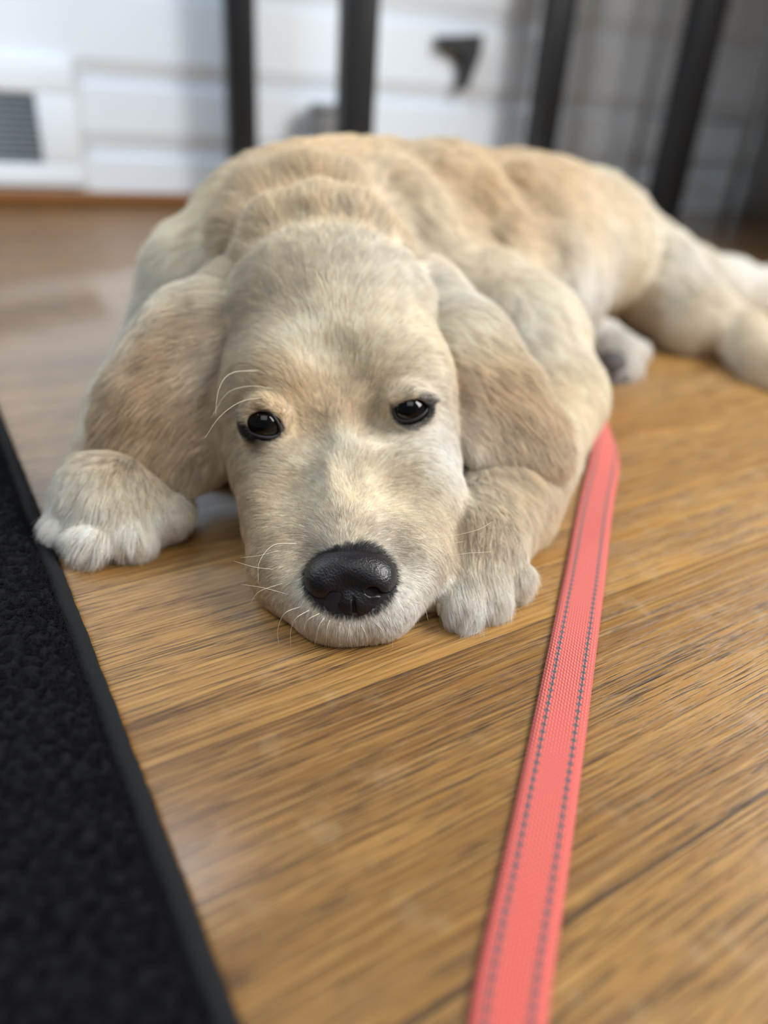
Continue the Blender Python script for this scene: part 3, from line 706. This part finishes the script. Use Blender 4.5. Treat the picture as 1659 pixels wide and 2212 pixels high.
# ------------------------------------------------------------------ fur
def grow(n_target, seed, weightfn, radius, npts=6, clump=.0028, lmul=1.0, maxz=None):
    rng = np.random.default_rng(seed)
    T = np.concatenate([Fb[:, [0, 1, 2]], Fb[:, [0, 2, 3]]]); a, b, c = V[T[:, 0]], V[T[:, 1]], V[T[:, 2]]
    ar = .5 * np.linalg.norm(np.cross(b - a, c - a), axis=1); cen = (a + b + c) / 3
    w = ar * weightfn(cen, NB[T[:, 0]]); w /= w.sum()
    pick = rng.choice(len(T), n_target, p=w); r1 = np.sqrt(rng.random(n_target))[:, None]; r2 = rng.random(n_target)[:, None]
    t = T[pick]; w0, w1, w2 = 1 - r1, r1 * (1 - r2), r1 * r2
    X = V[t[:, 0]] * w0 + V[t[:, 1]] * w1 + V[t[:, 2]] * w2
    Nn = NB[t[:, 0]] * w0 + NB[t[:, 1]] * w1 + NB[t[:, 2]] * w2; Nn /= np.linalg.norm(Nn, axis=1, keepdims=True) + 1e-9
    dr, ln, cc = guide(X); cc = skincol(X, cc)
    # thin out over nose leather and inside the eye openings
    px, py, dp = proj_px(X)
    q = ((px - 757) / 90) ** 2 + ((py - 1258) / 68) ** 2
    keep = ~((q < 1) & (dp < .345))
    for E0, P0 in ((EYER, EPR), (EYEL, EPL)): keep &= np.linalg.norm(X - P0, axis=1) > ER * 1.12
    dE = np.sqrt(np.min([((X - p) ** 2).sum(1) for p in RIM], axis=0)); ln = ln * np.clip(.35 + dE / .012, .35, 1)
    ln = ln * np.clip(.5 + .5 * (np.sqrt(q) - 1) / .5, .5, 1) ** np.where(dp < .345, 1, 0)
    X, Nn, dr, ln, cc = X[keep], Nn[keep], dr[keep], ln[keep], cc[keep]; n = len(X)
    tg = dr - (dr * Nn).sum(1)[:, None] * Nn; tl = np.linalg.norm(tg, axis=1, keepdims=True); tg = tg / (tl + 1e-6)
    side = np.cross(Nn, tg)
    sw = .16 * fbm(X, 110, seed + 1) + .12 * fbm(X, 420, seed + 2) + rng.normal(0, .10, n)
    tg = tg * np.cos(sw)[:, None] + side * np.sin(sw)[:, None]
    L = ln * lmul * rng.uniform(.65, 1.15, n)
    lift = np.radians(17 + (9 if seed == 12 else 0) + 9 * fbm(X, 300, seed + 3) + rng.normal(0, 6, n)).clip(.08, .9)
    s = np.linspace(0, 1, npts)[None, :, None]
    P = X[:, None] + L[:, None, None] * (tg[:, None] * s * np.cos(lift)[:, None, None] + Nn[:, None] * np.sin(lift)[:, None, None] * (s - .55 * s * s))
    curl = rng.normal(0, .06, (n, 3)); P = P + (curl * L[:, None])[:, None] * s ** 2
    # clumping towards the mean tip of each small cell
    key = np.floor((X + .0007 * np.stack([fbm(X, 1400, 5), fbm(X, 1500, 6), fbm(X, 1300, 8)], 1)) / clump).astype(np.int64); h = key[:, 0] * 73856093 ^ key[:, 1] * 19349663 ^ key[:, 2] * 83492791
    _, inv = np.unique(h, return_inverse=True); m = inv.max() + 1
    cnt = np.bincount(inv, minlength=m)[:, None]; tip = P[:, -1]; ctr = np.stack([np.bincount(inv, tip[:, i], m) for i in range(3)], 1) / cnt
    amt = rng.uniform(.15, .65, m)[inv] * rng.uniform(.5, 1, n)
    P = P + (amt[:, None] * (ctr[inv] - tip))[:, None] * s ** 1.6
    tone = rng.uniform(.86, 1.12, m)[inv] * rng.uniform(.74, 1.18, n)
    cc = cc * tone[:, None]; cc = cc * (1 + .025 * rng.normal(size=(m, 1))[inv] * np.array([[0, .5, 1.0]]))
    cc = cc * (1 + .07 * fbm(X, 60, 44))[:, None] * (1 + (.03 * fbm(X, 60, 45))[:, None] * np.array([[0, .5, 1.3]]))
    cc = np.clip(cc, .01, .93)
    P[..., 2] = np.maximum(P[..., 2], .0006)
    rad = radius * (1 - .8 * np.linspace(0, 1, npts) ** 1.5)[None] * rng.uniform(.75, 1.25, n)[:, None]
    return P, rad, cc
def is_head(c):
    px, py, dp = proj_px(c); return (dp < .43) & (px > 460) & (px < 1010) & (py > 540)
def vis(c, nn):
    v = CAM - c; v /= np.linalg.norm(v, axis=1, keepdims=True); f = (v * nn).sum(1)
    return np.where(f > -.15, 1.0, np.where(f > -.5, .4, .15)) * (c[:, 2] > .0018)
if not PREVIEW:
    def w_head(c, nn): return is_head(c) * vis(c, nn)
    def w_paw(c, nn):
        px, py, dp = proj_px(c); return ((py > 960) & ~is_head(c)) * vis(c, nn)
    def w_rest(c, nn):
        px, py, dp = proj_px(c); return ((py <= 985) & ~is_head(c)) * vis(c, nn) * np.where(dp < .43, 2.2, 1.0)
    parts = [grow(330000, 11, w_head, .000050, 6, .0022), grow(150000, 12, w_paw, .000060, 6, .0042), grow(330000, 13, w_rest, .000110, 6, .0040)]
    k6 = np.concatenate([p[0] for p in parts]); r6 = np.concatenate([p[1] for p in parts]); c6 = np.concatenate([p[2] for p in parts])
    fo = strands('fur', k6, r6, M_FUR, pup, c6); fo['label'] = 'short cream and golden fur'; fo['kind'] = 'stuff'

# ------------------------------------------------------------------ nose leather
def nose_mat():
    m, nt, b = mat('black nose leather'); L = nt.links.new
    tc = N(nt, 'ShaderNodeTexCoord'); vo = N(nt, 'ShaderNodeTexVoronoi', inp={'Scale': 1100.0}); L(tc.outputs['Object'], vo.inputs['Vector'])
    b.inputs['Base Color'].default_value = (*s2l((22, 18, 22)), 1); b.inputs['Roughness'].default_value = .38
    bp = N(nt, 'ShaderNodeBump', inp={'Strength': .5, 'Distance': .0003}); bp.invert = True; L(vo.outputs['Distance'], bp.inputs['Height']); L(bp.outputs[0], b.inputs['Normal'])
    return m
nose = [
    E_(757, 1236, .3195, .0185, .0104, .0125, .004, tilt=-20),
    E_(703, 1260, .3165, .0082, .0078, .0090, .005), E_(812, 1256, .3170, .0082, .0078, .0090, .005),
    E_(764, 1294, .3180, .0132, .0092, .0095, .003),
]
nose0 = list(nose)
def nd(px, py, off): return (surf_depth(nose0, px, py) or .311) + off
nose += [
    E_(722, 1288, nd(722, 1288, .001), .0028, .0022, .0060, .0010, rot=10, neg=True), C_(718, 1291, nd(718, 1291, .0), .0013, 688, 1303, nd(690, 1300, .0005), .0009, .0010, neg=True),
    E_(804, 1277, nd(804, 1277, .001), .0028, .0019, .0060, .0010, rot=-12, neg=True), C_(808, 1279, nd(808, 1279, 0), .0013, 838, 1286, nd(836, 1285, .0005), .0008, .0010, neg=True),
    C_(763, 1292, nd(763, 1292, 0), .0005, 766, 1325, nd(766, 1325, 0), .0010, .0008, neg=True), C_(766, 1325, nd(766, 1325, 0), .0010, 769, 1346, nd(767, 1338, 0), .0012, .0008, neg=True),
]
nc0 = Pd(757, 1255, .32)
nv_, nf_, _ = surface(lambda X: field(nose, X), nc0 - .026, nc0 + .026, .0006, .006, 4)
loc(mesh_obj('nose', nv_, nf_, nose_mat(), pup), pup)
pup.children[-1]['label'] = 'black pebbled nose leather'

# ------------------------------------------------------------------ eyes
def eye_mat():
    m, nt, b = mat('dark brown eye'); L = nt.links.new
    tc = N(nt, 'ShaderNodeTexCoord'); gr = N(nt, 'ShaderNodeVectorMath', operation='LENGTH')
    sp = N(nt, 'ShaderNodeSeparateXYZ'); L(tc.outputs['Object'], sp.inputs[0])
    cb = N(nt, 'ShaderNodeCombineXYZ'); L(sp.outputs[0], cb.inputs[0]); L(sp.outputs[1], cb.inputs[1]); L(cb.outputs[0], gr.inputs[0])
    r = gr.outputs['Value']
    c = mix(nt, ramp(nt, r, .0028, .0036), s2l((6, 6, 8)), s2l((17, 12, 10)))
    c = mix(nt, ramp(nt, r, .0064, .0072), c, s2l((12, 10, 11)))
    c = mix(nt, ramp(nt, r, .0076, .0082), c, s2l((96, 86, 82)))
    L(c, b.inputs['Base Color']); b.inputs['Roughness'].default_value = .05; b.inputs['Specular IOR Level'].default_value = .4
    return m
ME = eye_mat()
ME_LID = plain('dark eyelid skin', (20, 17, 19), .6, noise=.3, nscale=400)
for E0, rim, gaze in ((EYER, RIMR, (-.02, .10, -1)), (EYEL, RIML, (.05, .12, -1))):
    n1, n2 = 48, 32; vv_ = []; ff_ = []
    for i in range(n2 + 1):
        th = math.pi * i / n2
        for j in range(n1):
            ph = 2 * math.pi * j / n1; rr2 = ER * (1 + .05 * max(0, (math.cos(th) - .75) / .25) ** 1)
            vv_.append((rr2 * math.sin(th) * math.cos(ph), rr2 * math.sin(th) * math.sin(ph), rr2 * math.cos(th)))
    for i in range(n2):
        for j in range(n1): ff_.append([i * n1 + j, (i + 1) * n1 + j, (i + 1) * n1 + (j + 1) % n1, i * n1 + (j + 1) % n1])
    e = mesh_obj('eyeball', vv_, np.array(ff_), ME, pup)
    q = Vector(IMG(*gaze)).to_track_quat('Z', 'Y')
    e.matrix_parent_inverse = Matrix.Translation(pup.location).inverted(); e.matrix_basis = Matrix.LocRotScale(Vector(Pd(*E0)), q, None)
    t = MB(); rp_ = np.concatenate([rim, rim[:2]]); t.tube(rp_, [.0008] * len(rp_), 10); loc(t.build('eyelid', ME_LID, pup, smooth=True), pup)

# ------------------------------------------------------------------ whiskers, claws, pads
M_WHISK = plain('pale whisker', (232, 222, 200), .4); M_CLAW = plain('pale claw', (186, 172, 150), .35, noise=.2, nscale=200); M_PAD = plain('dark paw pad', (72, 66, 66), .7, noise=.3, nscale=300, bump=.6)
WK = [  # picture polylines with depth
    [(573, 858, .352), (520, 868, .345), (475, 900, .340), (440, 950, .338)], [(560, 800, .352), (500, 806, .345), (473, 840, .340), (465, 900, .338)], [(590, 840, .352), (540, 834, .348), (490, 850, .345), (455, 905, .345)],
    [(640, 1174, .322), (590, 1178, .316), (560, 1215, .312), (558, 1262, .312)], [(600, 1190, .33), (560, 1200, .326), (520, 1205, .326)], [(590, 1230, .328), (550, 1225, .325), (505, 1212, .326)],
    [(610, 1260, .325), (560, 1278, .320), (540, 1305, .322)], [(625, 1285, .322), (570, 1270, .318), (520, 1262, .32)],
    [(650, 1310, 0.3100), (615, 1325, 0.3070), (600, 1360, 0.3120), (603, 1395, 0.3250)], [(668, 1318, 0.3100), (640, 1335, 0.3070), (628, 1362, 0.3120), (628, 1396, 0.3250)], [(690, 1325, 0.3090), (664, 1340, 0.3070), (655, 1365, 0.3120)],
    [(700, 1335, 0.3090), (688, 1355, 0.3090), (680, 1395, 0.3240)], [(712, 1340, 0.3090), (706, 1362, 0.3100), (704, 1390, 0.3240)], [(735, 1345, 0.3090), (732, 1368, 0.3110), (735, 1398, 0.3250)], [(755, 1350, 0.3100), (752, 1372, 0.3120), (750, 1392, 0.3240)],
    [(780, 1350, 0.3100), (790, 1370, 0.3120), (793, 1388, 0.3230)], [(810, 1345, 0.3100), (826, 1362, 0.3110), (828, 1384, 0.3230)], [(835, 1335, 0.3110), (846, 1355, 0.3110), (848, 1405, 0.3270)], [(855, 1325, 0.3120), (870, 1340, 0.3120), (874, 1360, 0.3240)],
    [(870, 1310, 0.3140), (895, 1318, 0.3120), (905, 1345, 0.3250)], [(885, 1300, 0.3210), (915, 1310, 0.3140), (925, 1340, 0.3270)],
    [(905, 1180, .33), (960, 1200, .326), (1010, 1195, .326), (1060, 1192, .330)], [(910, 1165, .33), (965, 1160, .326), (1030, 1145, .326), (1062, 1128, .330)], [(900, 1200, .33), (950, 1180, .326), (1000, 1170, .328)],
    [(880, 1130, .338), (930, 1132, .332), (975, 1118, .334)], [(885, 780, .352), (925, 792, .346), (960, 815, .348)],
]
for w in WK:
    if w[0][1] >= 1300: w[-1] = (w[-1][0], w[-1][1], min(w[-1][2], .3165))
    dsr = surf_depth(head, w[0][0], w[0][1]) or w[0][2]; sh_ = min(dsr - .001 - w[0][2], .004)
    p = catmull([Pd(a[0], a[1], a[2] + sh_ * (1 if j_ == 0 else .6)) for j_, a in enumerate(w)], 6); p[:, 2] = np.maximum(p[:, 2], .0008); k = len(p)
    t = MB(); t.tube(p, [.00012 * (1 - .7 * i / k) for i in range(k)], 5); loc(t.build('whisker', M_WHISK, pup, smooth=True), pup)
for a in ((950, 1300, .340, 948, 1330, .338), (992, 1330, .334, 988, 1352, .333), (1085, 1300, .347, 1076, 1322, .345), (160, 1165, .364, 152, 1190, .364), (222, 1192, .358, 216, 1214, .358), (300, 1185, .363, 302, 1204, .365)):
    p0, p1 = Pd(*a[:3]), Pd(*a[3:]); p0[2] = max(p0[2], .006); p1[2] = max(p1[2], .002); pm = (p0 + p1) / 2 + UP * .0012
    t = MB(); t.tube([p0, pm, p1], [.0021, .0016, .0005], 10); loc(t.build('claw', M_CLAW, pup, smooth=True), pup)
for a in ((1322, 785, .643, .0125), (1350, 816, .6425, .006), (1366, 778, .652, .006), (1328, 830, .6425, .006)):
    pr = [E_(a[0], a[1], a[2], a[3], a[3] * .85, a[3] * .5, .002)]; c = Pd(*a[:3])
    v1, f1, _ = surface(lambda X: field(pr, X), c - .013, c + .013, .001, .006, 4); loc(mesh_obj('paw_pad', v1, f1, M_PAD, pup), pup)
